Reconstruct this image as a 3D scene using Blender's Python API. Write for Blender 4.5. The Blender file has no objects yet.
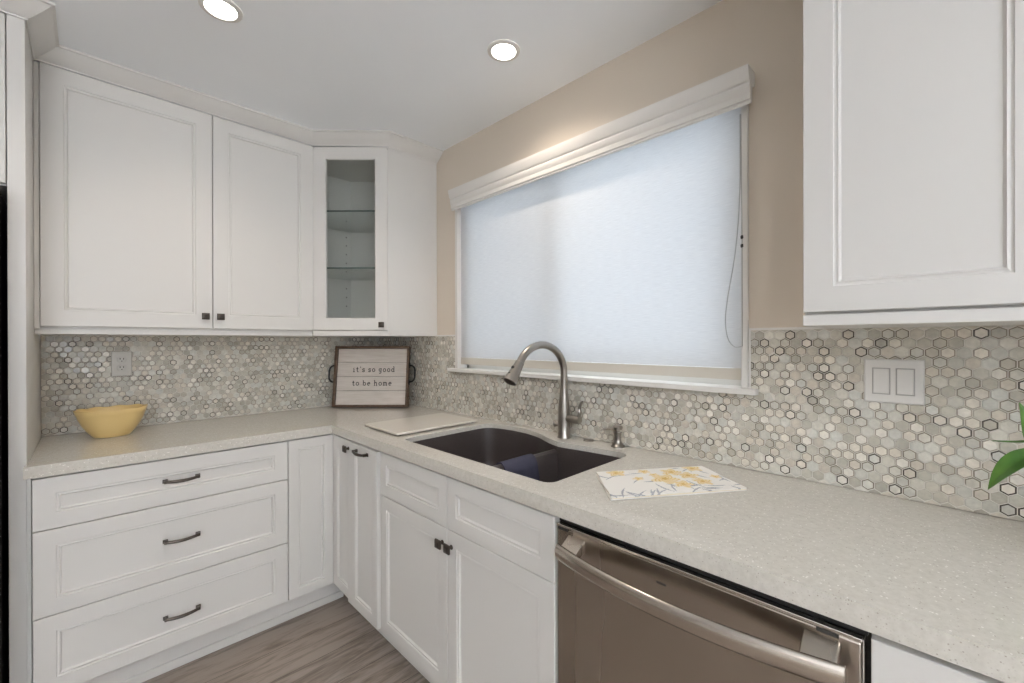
import bpy, bmesh, math, random
from mathutils import Matrix, Vector
R = math.radians
rnd = random.Random(7)
C = bpy.context.scene.collection
SC = bpy.context.scene

# ------------------------------------------------------------------ camera
F_PX, V0 = 427.417, 342.52
YAW, ROLL, PITCH = 0.78159, -0.0023, -0.0016
CAM = Vector((-1.4822, -2.7324, 1.3177))
cd = bpy.data.cameras.new('camera')
cam = bpy.data.objects.new('camera', cd); C.objects.link(cam)
fw = Vector((math.sin(YAW), math.cos(YAW), 0)); rt = Vector((math.cos(YAW), -math.sin(YAW), 0)); up = Vector((0, 0, 1))
f2 = math.cos(PITCH)*fw + math.sin(PITCH)*up; u2 = -math.sin(PITCH)*fw + math.cos(PITCH)*up
r2 = math.cos(ROLL)*rt + math.sin(ROLL)*u2; u3 = -math.sin(ROLL)*rt + math.cos(ROLL)*u2
mw = Matrix((r2, u3, -f2)).transposed().to_4x4(); mw.translation = CAM
cam.matrix_world = mw
cd.sensor_width = 36; cd.sensor_fit = 'HORIZONTAL'
cd.lens = F_PX*36/1024; cd.shift_y = (V0-341.5)/1024
cd.clip_start = 0.02
SC.camera = cam

# ------------------------------------------------------------------ light and exposure
SC.view_settings.view_transform = 'Standard'
SC.view_settings.look = 'None'
SC.view_settings.gamma = 1.0
SC.view_settings.use_curve_mapping = False
SC.view_settings.exposure = 0.58
SC.cycles.use_denoising = True
SC.cycles.max_bounces = 10
SC.cycles.diffuse_bounces = 6
SC.cycles.sample_clamp_indirect = 6.0
w = bpy.data.worlds.new('sky'); SC.world = w; w.use_nodes = True
bg = w.node_tree.nodes['Background']
bg.inputs[0].default_value = (0.81, 0.89, 1.0, 1); bg.inputs[1].default_value = 2.95

def area(name, loc, direction, sx, sy, power, col, spread=180):
    l = bpy.data.lights.new(name, 'AREA'); l.shape = 'RECTANGLE'; l.size = sx; l.size_y = sy
    l.energy = power; l.color = col; l.spread = R(spread)
    o = bpy.data.objects.new(name, l); C.objects.link(o); o.location = loc
    o.rotation_euler = Vector(direction).to_track_quat('-Z', 'Y').to_euler()
    return o
# added fill lamps in an opening made for light in the unseen rear wall
area('fill_rear', (-2.5, -5.36, 1.55), (0.0, 1, 2.4), 1.7, 1.0, 118, (0.965, 0.98, 1.0), 105)
area('fill_rear_low', (-2.5, -5.37, 1.55), (0.22, 1, 0.50), 1.7, 1.0, 7, (0.965, 0.98, 1.0), 66)

# ------------------------------------------------------------------ materials
def mat(name, col, rough=0.5, metal=0.0, spec=0.5):
    m = bpy.data.materials.new(name); m.use_nodes = True
    b = m.node_tree.nodes['Principled BSDF']
    b.inputs['Base Color'].default_value = (*col, 1); b.inputs['Roughness'].default_value = rough
    b.inputs['Metallic'].default_value = metal; b.inputs['Specular IOR Level'].default_value = spec
    return m
def nt(m): return m.node_tree.nodes, m.node_tree.links, m.node_tree.nodes['Principled BSDF']
def ramp(N, stops, interp='LINEAR'):
    r = N.new('ShaderNodeValToRGB'); e = r.color_ramp.elements; r.color_ramp.interpolation = interp
    while len(e) < len(stops): e.new(0.5)
    for i, (p, c) in enumerate(stops):
        e[i].position = p; e[i].color = (*c, 1)
    return r
def noise(N, L, scale, detail=3, vec=None, rough=0.5):
    n = N.new('ShaderNodeTexNoise'); n.inputs['Scale'].default_value = scale; n.inputs['Detail'].default_value = detail
    n.inputs['Roughness'].default_value = rough
    if vec is not None: L.new(vec, n.inputs['Vector'])
    return n
def bump(N, L, b, h, strength, dist=0.01):
    k = N.new('ShaderNodeBump'); k.inputs['Strength'].default_value = strength; k.inputs['Distance'].default_value = dist
    L.new(h, k.inputs['Height']); L.new(k.outputs['Normal'], b.inputs['Normal']); return k
def mapped(N, L, scale, coord='Object', rot=(0, 0, 0)):
    t = N.new('ShaderNodeTexCoord'); mp = N.new('ShaderNodeMapping')
    mp.inputs['Scale'].default_value = scale; mp.inputs['Rotation'].default_value = rot
    L.new(t.outputs[coord], mp.inputs['Vector']); return mp.outputs['Vector']

def painted(name, col, rough, nscale=180, bs=0.03, var=0.02):
    m = mat(name, col, rough); N, L, b = nt(m)
    v = mapped(N, L, (1, 1, 1))
    n = noise(N, L, nscale, 2, v)
    if bs > 0.016: bump(N, L, b, n.outputs['Fac'], bs, 0.002)
    n2 = noise(N, L, 1.7, 2, v)
    r = ramp(N, [(0.3, tuple(c*(1-var) for c in col)), (0.7, tuple(min(1, c*(1+var)) for c in col))])
    L.new(n2.outputs['Fac'], r.inputs['Fac']); L.new(r.outputs['Color'], b.inputs['Base Color'])
    return m
M_CAB = painted('cabinet_paint', (0.67, 0.655, 0.63), 0.38, 240, 0.015, 0.01)
M_INT = painted('cabinet_interior', (0.74, 0.735, 0.71), 0.45, 240, 0.01, 0.01)
M_CEIL = painted('ceiling_paint', (0.88, 0.905, 0.93), 0.9, 120, 0.05)
M_WALL = painted('beige_wall_paint', (0.665, 0.59, 0.50), 0.8, 160, 0.06)
M_ROOM = painted('pale_wall_paint', (0.80, 0.79, 0.77), 0.85, 160, 0.06)
M_TRIM = painted('white_trim_paint', (0.72, 0.70, 0.67), 0.5, 240, 0.01, 0.01)
M_PEWTER = mat('dark_pewter', (0.085, 0.072, 0.062), 0.36, 0.9)
M_NICKEL = mat('brushed_nickel', (0.34, 0.315, 0.285), 0.3, 1.0)
M_BLACK = mat('black_plastic', (0.008, 0.008, 0.009), 0.35)
M_BLKMETAL = mat('black_iron', (0.012, 0.011, 0.011), 0.5, 0.3)
M_SINK = mat('brown_granite_composite', (0.050, 0.040, 0.038), 0.42)
M_WHITEPL = mat('white_plastic', (0.70, 0.685, 0.655), 0.3)
M_OUTLET = mat('pearl_plastic', (0.53, 0.51, 0.47), 0.35)
M_GAP = mat('shadow_gap_grey', (0.40, 0.385, 0.365), 0.5)
M_CORD = mat('grey_cord', (0.46, 0.45, 0.43), 0.6)
M_DARKSLOT = mat('dark_slot', (0.03, 0.028, 0.025), 0.6)
M_GRANSPEC = None
N, L, b = nt(M_SINK)
n = noise(N, L, 900, 1, mapped(N, L, (1, 1, 1)))
r = ramp(N, [(0.35, (0.035, 0.027, 0.026)), (0.62, (0.062, 0.05, 0.047)), (0.75, (0.10, 0.085, 0.08))])
L.new(n.outputs['Fac'], r.inputs['Fac']); L.new(r.outputs['Color'], b.inputs['Base Color'])
N, L, b = nt(M_NICKEL)
n = noise(N, L, 60, 2, mapped(N, L, (1, 1, 12))); bump(N, L, b, n.outputs['Fac'], 0.04, 0.001)

def quartz():
    m = mat('speckled_quartz', (0.6, 0.55, 0.48), 0.09); N, L, b = nt(m)
    v = mapped(N, L, (1, 1, 1))
    base = noise(N, L, 90, 4, v, 0.65)
    r0 = ramp(N, [(0.32, (0.55, 0.525, 0.47)), (0.68, (0.63, 0.605, 0.55))])
    L.new(base.outputs['Fac'], r0.inputs['Fac'])
    out = r0.outputs['Color']
    for sc, thr, col in ((330, 0.030, (0.40, 0.365, 0.315)), (420, 0.07, (0.53, 0.50, 0.445)), (260, 0.05, (0.82, 0.80, 0.75))):
        vo = N.new('ShaderNodeTexVoronoi'); vo.inputs['Scale'].default_value = sc; L.new(v, vo.inputs['Vector'])
        sep = N.new('ShaderNodeSeparateColor'); L.new(vo.outputs['Color'], sep.inputs['Color'])
        a = N.new('ShaderNodeMath'); a.operation = 'LESS_THAN'; a.inputs[1].default_value = thr; L.new(sep.outputs[0], a.inputs[0])
        d = N.new('ShaderNodeMath'); d.operation = 'LESS_THAN'; d.inputs[1].default_value = 0.42; L.new(vo.outputs['Distance'], d.inputs[0])
        k = N.new('ShaderNodeMath'); k.operation = 'MULTIPLY'; L.new(a.outputs[0], k.inputs[0]); L.new(d.outputs[0], k.inputs[1])
        mx = N.new('ShaderNodeMix'); mx.data_type = 'RGBA'; L.new(k.outputs[0], mx.inputs[0]); L.new(out, mx.inputs[6]); mx.inputs[7].default_value = (*col, 1)
        out = mx.outputs[2]
    L.new(out, b.inputs['Base Color'])
    return m
M_QUARTZ = quartz()

def planks():
    m = mat('grey_brown_planks', (0.2, 0.15, 0.12), 0.42); N, L, b = nt(m)
    v = mapped(N, L, (1, 1, 1))
    br = N.new('ShaderNodeTexBrick'); br.inputs['Scale'].default_value = 1
    br.inputs['Brick Width'].default_value = 1.22; br.inputs['Row Height'].default_value = 0.18
    br.inputs['Mortar Size'].default_value = 0.0012; br.inputs['Color1'].default_value = (0.0, 0, 0, 1); br.inputs['Color2'].default_value = (1, 1, 1, 1)
    br.inputs['Mortar'].default_value = (0.5, 0.5, 0.5, 1); br.offset = 0.37
    L.new(v, br.inputs['Vector'])
    v2 = mapped(N, L, (1.3, 9, 1)); n = noise(N, L, 3.0, 6, v2, 0.62); n.inputs['Distortion'].default_value = 0.6
    v3 = mapped(N, L, (2.2, 60, 1)); n3 = noise(N, L, 5, 4, v3, 0.6)
    add = N.new('ShaderNodeMath'); add.operation = 'MULTIPLY_ADD'; L.new(n3.outputs['Fac'], add.inputs[0]); add.inputs[1].default_value = 0.35; L.new(n.outputs['Fac'], add.inputs[2])
    ad2 = N.new('ShaderNodeMath'); ad2.operation = 'MULTIPLY_ADD'; sep = N.new('ShaderNodeSeparateColor'); L.new(br.outputs['Color'], sep.inputs[0])
    L.new(sep.outputs[0], ad2.inputs[0]); ad2.inputs[1].default_value = 0.12; L.new(add.outputs[0], ad2.inputs[2])
    r = ramp(N, [(0.45, (0.090, 0.070, 0.057)), (0.62, (0.195, 0.158, 0.131)), (0.8, (0.33, 0.275, 0.235))])
    L.new(ad2.outputs[0], r.inputs['Fac'])
    mx = N.new('ShaderNodeMix'); mx.data_type = 'RGBA'; L.new(br.outputs['Fac'], mx.inputs[0]); L.new(r.outputs['Color'], mx.inputs[6]); mx.inputs[7].default_value = (0.05, 0.035, 0.028, 1)
    L.new(mx.outputs[2], b.inputs['Base Color']); bump(N, L, b, n3.outputs['Fac'], 0.1, 0.002)
    return m
M_FLOOR = planks()

def steel(name, scale, col=(0.43, 0.39, 0.345), rough=0.24):
    m = mat(name, col, rough, 1.0); N, L, b = nt(m)
    v = mapped(N, L, scale); n = noise(N, L, 1, 3, v); bump(N, L, b, n.outputs['Fac'], 0.10, 0.0006)
    n2 = noise(N, L, 7, 3, mapped(N, L, (1, 1, 0.12)))
    r = ramp(N, [(0.3, (rough-.05,)*3), (0.7, (rough+.08,)*3)]); L.new(n2.outputs['Fac'], r.inputs['Fac']); L.new(r.outputs['Color'], b.inputs['Roughness'])
    return m
M_STEEL = steel('brushed_stainless', (6, 6, 1400))
M_STEELBAR = steel('stainless_bar', (6, 6, 1400), (0.52, 0.475, 0.425), 0.2)
M_CHROMEEDGE = mat('bright_steel_edge', (0.7, 0.68, 0.65), 0.15, 1.0)

def glassy(name, tint, refl=0.10):
    m = bpy.data.materials.new(name); m.use_nodes = True; N = m.node_tree.nodes; L = m.node_tree.links; N.clear()
    o = N.new('ShaderNodeOutputMaterial'); t = N.new('ShaderNodeBsdfTransparent'); t.inputs[0].default_value = (*tint, 1)
    g = N.new('ShaderNodeBsdfGlossy'); g.inputs['Roughness'].default_value = 0.0
    lw = N.new('ShaderNodeLayerWeight'); lw.inputs[0].default_value = 0.5
    pw = N.new('ShaderNodeMath'); pw.operation = 'POWER'; L.new(lw.outputs['Facing'], pw.inputs[0]); pw.inputs[1].default_value = 5
    fr = N.new('ShaderNodeMath'); fr.operation = 'MULTIPLY_ADD'; L.new(pw.outputs[0], fr.inputs[0]); fr.inputs[1].default_value = 0.6; fr.inputs[2].default_value = refl*0.4
    mx = N.new('ShaderNodeMixShader'); L.new(fr.outputs[0], mx.inputs[0]); L.new(t.outputs[0], mx.inputs[1]); L.new(g.outputs[0], mx.inputs[2])
    L.new(mx.outputs[0], o.inputs[0]); return m
M_GLASS = glassy('clear_glass', (0.97, 0.985, 0.975))
M_SHELF = glassy('shelf_glass', (0.955, 0.975, 0.965), 0.05)
M_SHELFEDGE = mat('glass_edge', (0.06, 0.09, 0.08), 0.2)

def screen_mat():
    m = bpy.data.materials.new('insect_screen'); m.use_nodes = True; N = m.node_tree.nodes; L = m.node_tree.links; N.clear()
    o = N.new('ShaderNodeOutputMaterial'); t = N.new('ShaderNodeBsdfTransparent'); d = N.new('ShaderNodeBsdfDiffuse'); d.inputs[0].default_value = (0.12, 0.12, 0.13, 1)
    mx = N.new('ShaderNodeMixShader'); mx.inputs[0].default_value = 0.16
    L.new(t.outputs[0], mx.inputs[1]); L.new(d.outputs[0], mx.inputs[2]); L.new(mx.outputs[0], o.inputs[0]); return m
M_SCREEN = screen_mat()

def blind_mat():
    m = bpy.data.materials.new('woven_shade_fabric'); m.use_nodes = True; N = m.node_tree.nodes; L = m.node_tree.links; N.clear()
    o = N.new('ShaderNodeOutputMaterial'); t = N.new('ShaderNodeBsdfTranslucent'); d = N.new('ShaderNodeBsdfDiffuse')
    v = mapped(N, L, (1, 6, 160)); n = noise(N, L, 4, 4, v, 0.6)
    r = ramp(N, [(0.3, (0.69, 0.705, 0.735)), (0.7, (0.79, 0.805, 0.835))]); L.new(n.outputs['Fac'], r.inputs['Fac'])
    L.new(r.outputs['Color'], t.inputs[0])
    r2_ = ramp(N, [(0.3, (0.60, 0.57, 0.52)), (0.7, (0.70, 0.67, 0.62))]); L.new(n.outputs['Fac'], r2_.inputs['Fac']); L.new(r2_.outputs['Color'], d.inputs[0])
    mx = N.new('ShaderNodeMixShader'); mx.inputs[0].default_value = 0.5
    L.new(t.outputs[0], mx.inputs[1]); L.new(d.outputs[0], mx.inputs[2]); L.new(mx.outputs[0], o.inputs[0]); return m
M_BLIND = blind_mat()
M_HEM = painted('hem_fabric', (0.62, 0.58, 0.51), 0.9, 400, 0.2)

def attr_mat(name, rough, attr='Col', spec=0.5, bumpn=None):
    m = mat(name, (1, 1, 1), rough, 0, spec); N, L, b = nt(m)
    a = N.new('ShaderNodeAttribute'); a.attribute_name = attr; L.new(a.outputs['Color'], b.inputs['Base Color'])
    return m
M_TILE = attr_mat('mosaic_tile', 0.16)
N, L, b = nt(M_TILE)
a = [x for x in N if x.type == 'ATTRIBUTE'][0]
n = noise(N, L, 70, 4, mapped(N, L, (1, 1, 1)), 0.6)
r = ramp(N, [(0.3, (0.86, 0.86, 0.86)), (0.7, (1.1, 1.1, 1.1))]); L.new(n.outputs['Fac'], r.inputs['Fac'])
mx = N.new('ShaderNodeMix'); mx.data_type = 'RGBA'; mx.blend_type = 'MULTIPLY'; mx.inputs[0].default_value = 1
L.new(a.outputs['Color'], mx.inputs[6]); L.new(r.outputs['Color'], mx.inputs[7]); L.new(mx.outputs[2], b.inputs['Base Color'])
M_GROUT = painted('pale_grout', (0.66, 0.63, 0.57), 0.8, 300, 0.05)
M_CLOTH = attr_mat('printed_cotton', 0.9, 'Col', 0.1)
M_NAVY = painted('navy_microfibre', (0.055, 0.054, 0.085), 0.95, 900, 0.4, 0.12)
M_BOWL = painted('yellow_stoneware_glaze', (0.72, 0.53, 0.235), 0.28, 40, 0.03, 0.05)
M_EMIT = bpy.data.materials.new('lamp_glow'); M_EMIT.use_nodes = True
N, L, b = nt(M_EMIT); b.inputs['Emission Color'].default_value = (1.0, 0.93, 0.82, 1); b.inputs['Emission Strength'].default_value = 9
def wood(name, c0, c1, scale, rough=0.55, nscale=4):
    m = mat(name, c0, rough); N, L, b = nt(m)
    n = noise(N, L, nscale, 5, mapped(N, L, scale), 0.6); r = ramp(N, [(0.3, c0), (0.72, c1)])
    L.new(n.outputs['Fac'], r.inputs['Fac']); L.new(r.outputs['Color'], b.inputs['Base Color']); bump(N, L, b, n.outputs['Fac'], 0.15, 0.002); return m
M_FRAME = wood('brown_stained_wood', (0.060, 0.034, 0.02), (0.17, 0.10, 0.06), (6, 6, 6), 0.5, 6)
M_WHITEWASH = wood('whitewashed_planks', (0.60, 0.535, 0.475), (0.72, 0.665, 0.61), (2, 1, 22), 0.7)
M_INK = mat('dark_ink', (0.045, 0.04, 0.036), 0.8)
M_BOARD = painted('pale_cutting_board', (0.66, 0.62, 0.55), 0.25, 300, 0.02)
def leafmat():
    m = mat('green_leaf', (0.06, 0.16, 0.02), 0.3); N, L, b = nt(m)
    n = noise(N, L, 14, 3, mapped(N, L, (1, 1, 1)))
    r = ramp(N, [(0.3, (0.035, 0.115, 0.012)), (0.7, (0.11, 0.24, 0.035))]); L.new(n.outputs['Fac'], r.inputs['Fac']); L.new(r.outputs['Color'], b.inputs['Base Color'])
    b.inputs['Subsurface Weight'].default_value = 0.0
    return m
M_LEAF = leafmat()
M_STEM = mat('green_stem', (0.10, 0.20, 0.04), 0.5)
M_POT = painted('white_ceramic', (0.75, 0.73, 0.70), 0.3)
M_SOIL = painted('dark_soil', (0.03, 0.022, 0.016), 0.95, 200, 0.6, 0.2)

# ------------------------------------------------------------------ mesh helpers
class MB:
    def __init__(s): s.v = []; s.f = []; s.m = []; s.c = []; s.T = Matrix.Identity(4)
    def add(s, verts, faces, mi=0, col=None):
        o = len(s.v)
        for p in verts:
            q = s.T @ Vector(p); s.v.append((q.x, q.y, q.z))
        for f in faces:
            s.f.append(tuple(i+o for i in f)); s.m.append(mi); s.c.append(col)
    def box(s, x0, x1, y0, y1, z0, z1, mi=0):
        x0, x1 = sorted((x0, x1)); y0, y1 = sorted((y0, y1)); z0, z1 = sorted((z0, z1))
        v = [(x0,y0,z0),(x1,y0,z0),(x1,y1,z0),(x0,y1,z0),(x0,y0,z1),(x1,y0,z1),(x1,y1,z1),(x0,y1,z1)]
        s.add(v, [(0,3,2,1),(4,5,6,7),(0,1,5,4),(1,2,6,5),(2,3,7,6),(3,0,4,7)], mi)
    def loft(s, rings, mi=0, cap0=True, cap1=True, closed=True):
        n = len(rings[0]); V = [p for r_ in rings for p in r_]; Fc = []
        for i in range(len(rings)-1):
            for j in range(n if closed else n-1):
                k = (j+1) % n
                Fc.append((i*n+j, i*n+k, (i+1)*n+k, (i+1)*n+j))
        if cap0: Fc.append(tuple(reversed(range(n))))
        if cap1: Fc.append(tuple((len(rings)-1)*n+j for j in range(n)))
        s.add(V, Fc, mi)
    def prism(s, poly, z0, z1, mi=0):
        s.loft([[(x, y, z0) for x, y in poly], [(x, y, z1) for x, y in poly]], mi)
    def lathe(s, prof, n=24, mi=0, c=(0, 0, 0), cap0=True, cap1=True):
        s.loft([[(c[0]+r_*math.cos(2*math.pi*j/n), c[1]+r_*math.sin(2*math.pi*j/n), c[2]+z) for j in range(n)] for r_, z in prof], mi, cap0, cap1)
    def tube(s, pts, rad, n=12, mi=0, flat=None):
        pts = [Vector(p) for p in pts]; rad = rad if isinstance(rad, (list, tuple)) else [rad]*len(pts)
        rings = []; prev = None
        for i, p in enumerate(pts):
            t = (pts[min(i+1, len(pts)-1)] - pts[max(i-1, 0)]).normalized()
            if prev is None:
                a_ = Vector((0, 0, 1)) if abs(t.z) < 0.9 else Vector((0, 1, 0))
                nx = t.cross(a_).normalized()
            else: nx = (prev - t*prev.dot(t)).normalized()
            prev = nx; ny = t.cross(nx)
            fx, fy = flat or (1, 1)
            rings.append([tuple(p + nx*math.cos(2*math.pi*j/n)*rad[i]*fx + ny*math.sin(2*math.pi*j/n)*rad[i]*fy) for j in range(n)])
        s.loft(rings, mi)
    def build(s, name, mats, parent=None, bevel=0, smooth=30, fix=True):
        me = bpy.data.meshes.new(name); me.from_pydata(s.v, [], s.f)
        if not isinstance(mats, (list, tuple)): mats = [mats]
        for m in mats: me.materials.append(m)
        me.polygons.foreach_set('material_index', s.m)
        if any(c is not None for c in s.c):
            at = me.color_attributes.new('Col', 'FLOAT_COLOR', 'CORNER'); buf = []
            for p, c in zip(me.polygons, s.c): buf += list((*(c or (1, 1, 1)), 1.0))*p.loop_total
            at.data.foreach_set('color', buf)
        if fix:
            bm = bmesh.new(); bm.from_mesh(me); bmesh.ops.recalc_face_normals(bm, faces=bm.faces); bm.to_mesh(me); bm.free()
        me.update()
        if smooth:
            me.polygons.foreach_set('use_smooth', [True]*len(me.polygons)); me.set_sharp_from_angle(angle=R(smooth))
        o = bpy.data.objects.new(name, me); C.objects.link(o)
        if parent: o.parent = parent
        if bevel:
            md = o.modifiers.new('bevel', 'BEVEL'); md.width = bevel; md.segments = 2; md.limit_method = 'ANGLE'; md.angle_limit = R(40)
        return o
def box(name, m, x0, x1, y0, y1, z0, z1, parent=None, bevel=0.0015):
    b_ = MB(); b_.box(x0, x1, y0, y1, z0, z1); return b_.build(name, m, parent, bevel)
def tag(o, label, cat, group=None):
    o['label'] = label; o['category'] = cat
    if group: o['group'] = group
    return o
def struct(o): o['kind'] = 'structure'; return o
def thing(name, label, cat, loc=(0, 0, 0), rz=0, group=None):
    o = bpy.data.objects.new(name, None); C.objects.link(o); o.location = loc; o.rotation_euler = (0, 0, rz); o.empty_display_size = 0.05
    return tag(o, label, cat, group)
def catmull(P, n=8, closed=False):
    P = [Vector(p) for p in P]; out = []; m = len(P)
    for i in range(m if closed else m-1):
        p0 = P[(i-1) % m] if closed or i > 0 else P[0]; p1 = P[i]; p2 = P[(i+1) % m]; p3 = P[(i+2) % m] if closed or i+2 < m else P[-1]
        for k in range(n):
            t = k/n
            out.append(0.5*((2*p1)+(p2-p0)*t+(2*p0-5*p1+4*p2-p3)*t*t+(3*p1-p0-3*p2+p3)*t**3))
    if not closed: out.append(P[-1])
    return out
def sweep(mb, path, prof, mi=0):
    """sweep a profile (offset to the right-hand side of the path, z) along a 2D polyline with mitred corners"""
    P = [Vector(p) for p in path]; rings = []
    for i, p in enumerate(P):
        ns = []
        if i > 0: d = (P[i]-P[i-1]).normalized(); ns.append(Vector((d.y, -d.x)))
        if i < len(P)-1: d = (P[i+1]-P[i]).normalized(); ns.append(Vector((d.y, -d.x)))
        n_ = ns[0] if len(ns) == 1 else (ns[0]+ns[1]).normalized()
        k = 1/max(0.3, n_.dot(ns[0]))
        rings.append([(p.x+n_.x*o*k, p.y+n_.y*o*k, z) for o, z in prof])
    mb.loft(rings, mi)

CT = 0.914; CB = 0.8748; ZU = 1.3568; ZC = 2.437
# ------------------------------------------------------------------ room shell
struct(box('floor', M_FLOOR, -4.5, 0.0, -5.3, 0.0, -0.05, 0.0, None, 0))
struct(box('ceiling', M_CEIL, -4.5, 0.0, -5.3, 0.0, ZC, ZC+0.05, None, 0))
struct(box('wall_back', M_WALL, -4.5, 0.12, 0.0, 0.12, 0.0, ZC, None, 0))
WY0, WY1, WZ0, WZ1 = -0.815, -2.285, 1.165, 2.16       # window opening
mb = MB()
mb.box(0, 0.12, -5.3, 0.0, 0, WZ0); mb.box(0, 0.12, -5.3, 0.0, WZ1, ZC)
mb.box(0, 0.12, WY0, 0.0, WZ0, WZ1); mb.box(0, 0.12, -5.3, WY1, WZ0, WZ1)
struct(mb.build('wall_right', M_WALL, smooth=0))
mb = MB(); mb.box(-4.62, -4.5, -5.3, 0.12, 0, ZC)
struct(mb.build('wall_left', M_ROOM, smooth=0))
mb = MB(); mb.box(-4.62, -3.4, -5.42, -5.3, 0, ZC); mb.box(-1.6, 0.12, -5.42, -5.3, 0, ZC); mb.box(-3.4, -1.6, -5.42, -5.3, 0, 1.0); mb.box(-3.4, -1.6, -5.42, -5.3, 2.1, ZC)
struct(mb.build('wall_rear', M_ROOM, smooth=0))

# window 1: jambs, two sliding sashes, glass, screen
mb = MB()
fx0, fx1 = 0.058, 0.118
mb.box(fx0, fx1, WY0, WY0-0.022, WZ0, WZ1); mb.box(fx0, fx1, WY1+0.022, WY1, WZ0, WZ1)
mb.box(fx0, fx1, WY0, WY1, WZ0, WZ0+0.028); mb.box(fx0, fx1, WY0, WY1, WZ1-0.03, WZ1)
win = struct(mb.build('window_1', M_TRIM, None, 0.002))
YM = -1.49
def sash(y0, y1, x):
    m_ = MB(); t = 0.032; z0, z1 = WZ0+0.028, WZ1-0.03
    m_.box(x, x+0.025, y0, y0-t, z0, z1); m_.box(x, x+0.025, y1+t, y1, z0, z1)
    m_.box(x, x+0.025, y0-t, y1+t, z0, z0+t); m_.box(x, x+0.025, y0-t, y1+t, z1-t, z1)
    s_ = m_.build('sash', M_TRIM, win, 0.002)
    g = MB(); g.box(x+0.010, x+0.014, y0-t+.004, y1+t-.004, z0+t-.004, z1-t+.004); g.build('glass', M_GLASS, s_, smooth=0)
sash(WY0-0.022, YM-0.018, 0.062); sash(YM+0.018, WY1+0.022, 0.088)
g = MB(); g.box(0.1145, 0.1155, WY0-0.022, YM, WZ0+0.028, WZ1-0.03); g.build('screen', M_SCREEN, win, smooth=0)
# thin casing around the opening and the stool
mb = MB()
mb.box(-0.014, 0.0575, -0.798, WY0-0.003, WZ0+.006, WZ1+0.02);
mb.box(-0.014, 0.0575, WY1+0.003, -2.302, WZ0+.006, WZ1+0.02);
mb.box(-0.014, 0.0575, WY0-0.003, WY1+0.003, WZ1-0.003, WZ1+0.02)
struct(mb.build('trim_1', M_TRIM, None, 0.002))
mb = MB(); mb.box(-0.034, 0.0, -0.748, -2.33, 1.151, 1.170); mb.box(-0.001, 0.058, -0.8155, -2.2845, 1.1655, 1.170)
struct(mb.build('trim_2', M_TRIM, None, 0.004))

# ------------------------------------------------------------------ mosaic backsplashes
PITCH_X = 0.0272
def clip(poly, x0, x1, z0, z1):
    for ax, val, sg in ((0, x0, 1), (0, x1, -1), (1, z0, 1), (1, z1, -1)):
        out = []
        for i in range(len(poly)):
            a_, b_ = poly[i-1], poly[i]; da = (a_[ax]-val)*sg; db = (b_[ax]-val)*sg
            if da*db < 0:
                t = da/(da-db); out.append((a_[0]+(b_[0]-a_[0])*t, a_[1]+(b_[1]-a_[1])*t))
            if db >= 0: out.append(b_)
        poly = out
        if len(poly) < 3: return []
    return poly
GREYS = [(0.57, 0.545, 0.475), (0.52, 0.495, 0.425), (0.62, 0.605, 0.545), (0.50, 0.465, 0.395), (0.57, 0.52, 0.445), (0.63, 0.605, 0.535), (0.45, 0.42, 0.36), (0.60, 0.595, 0.545), (0.55, 0.535, 0.48)]
CREAMS = [(0.71, 0.665, 0.585), (0.67, 0.625, 0.545), (0.75, 0.715, 0.645), (0.63, 0.58, 0.495)]
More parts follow.
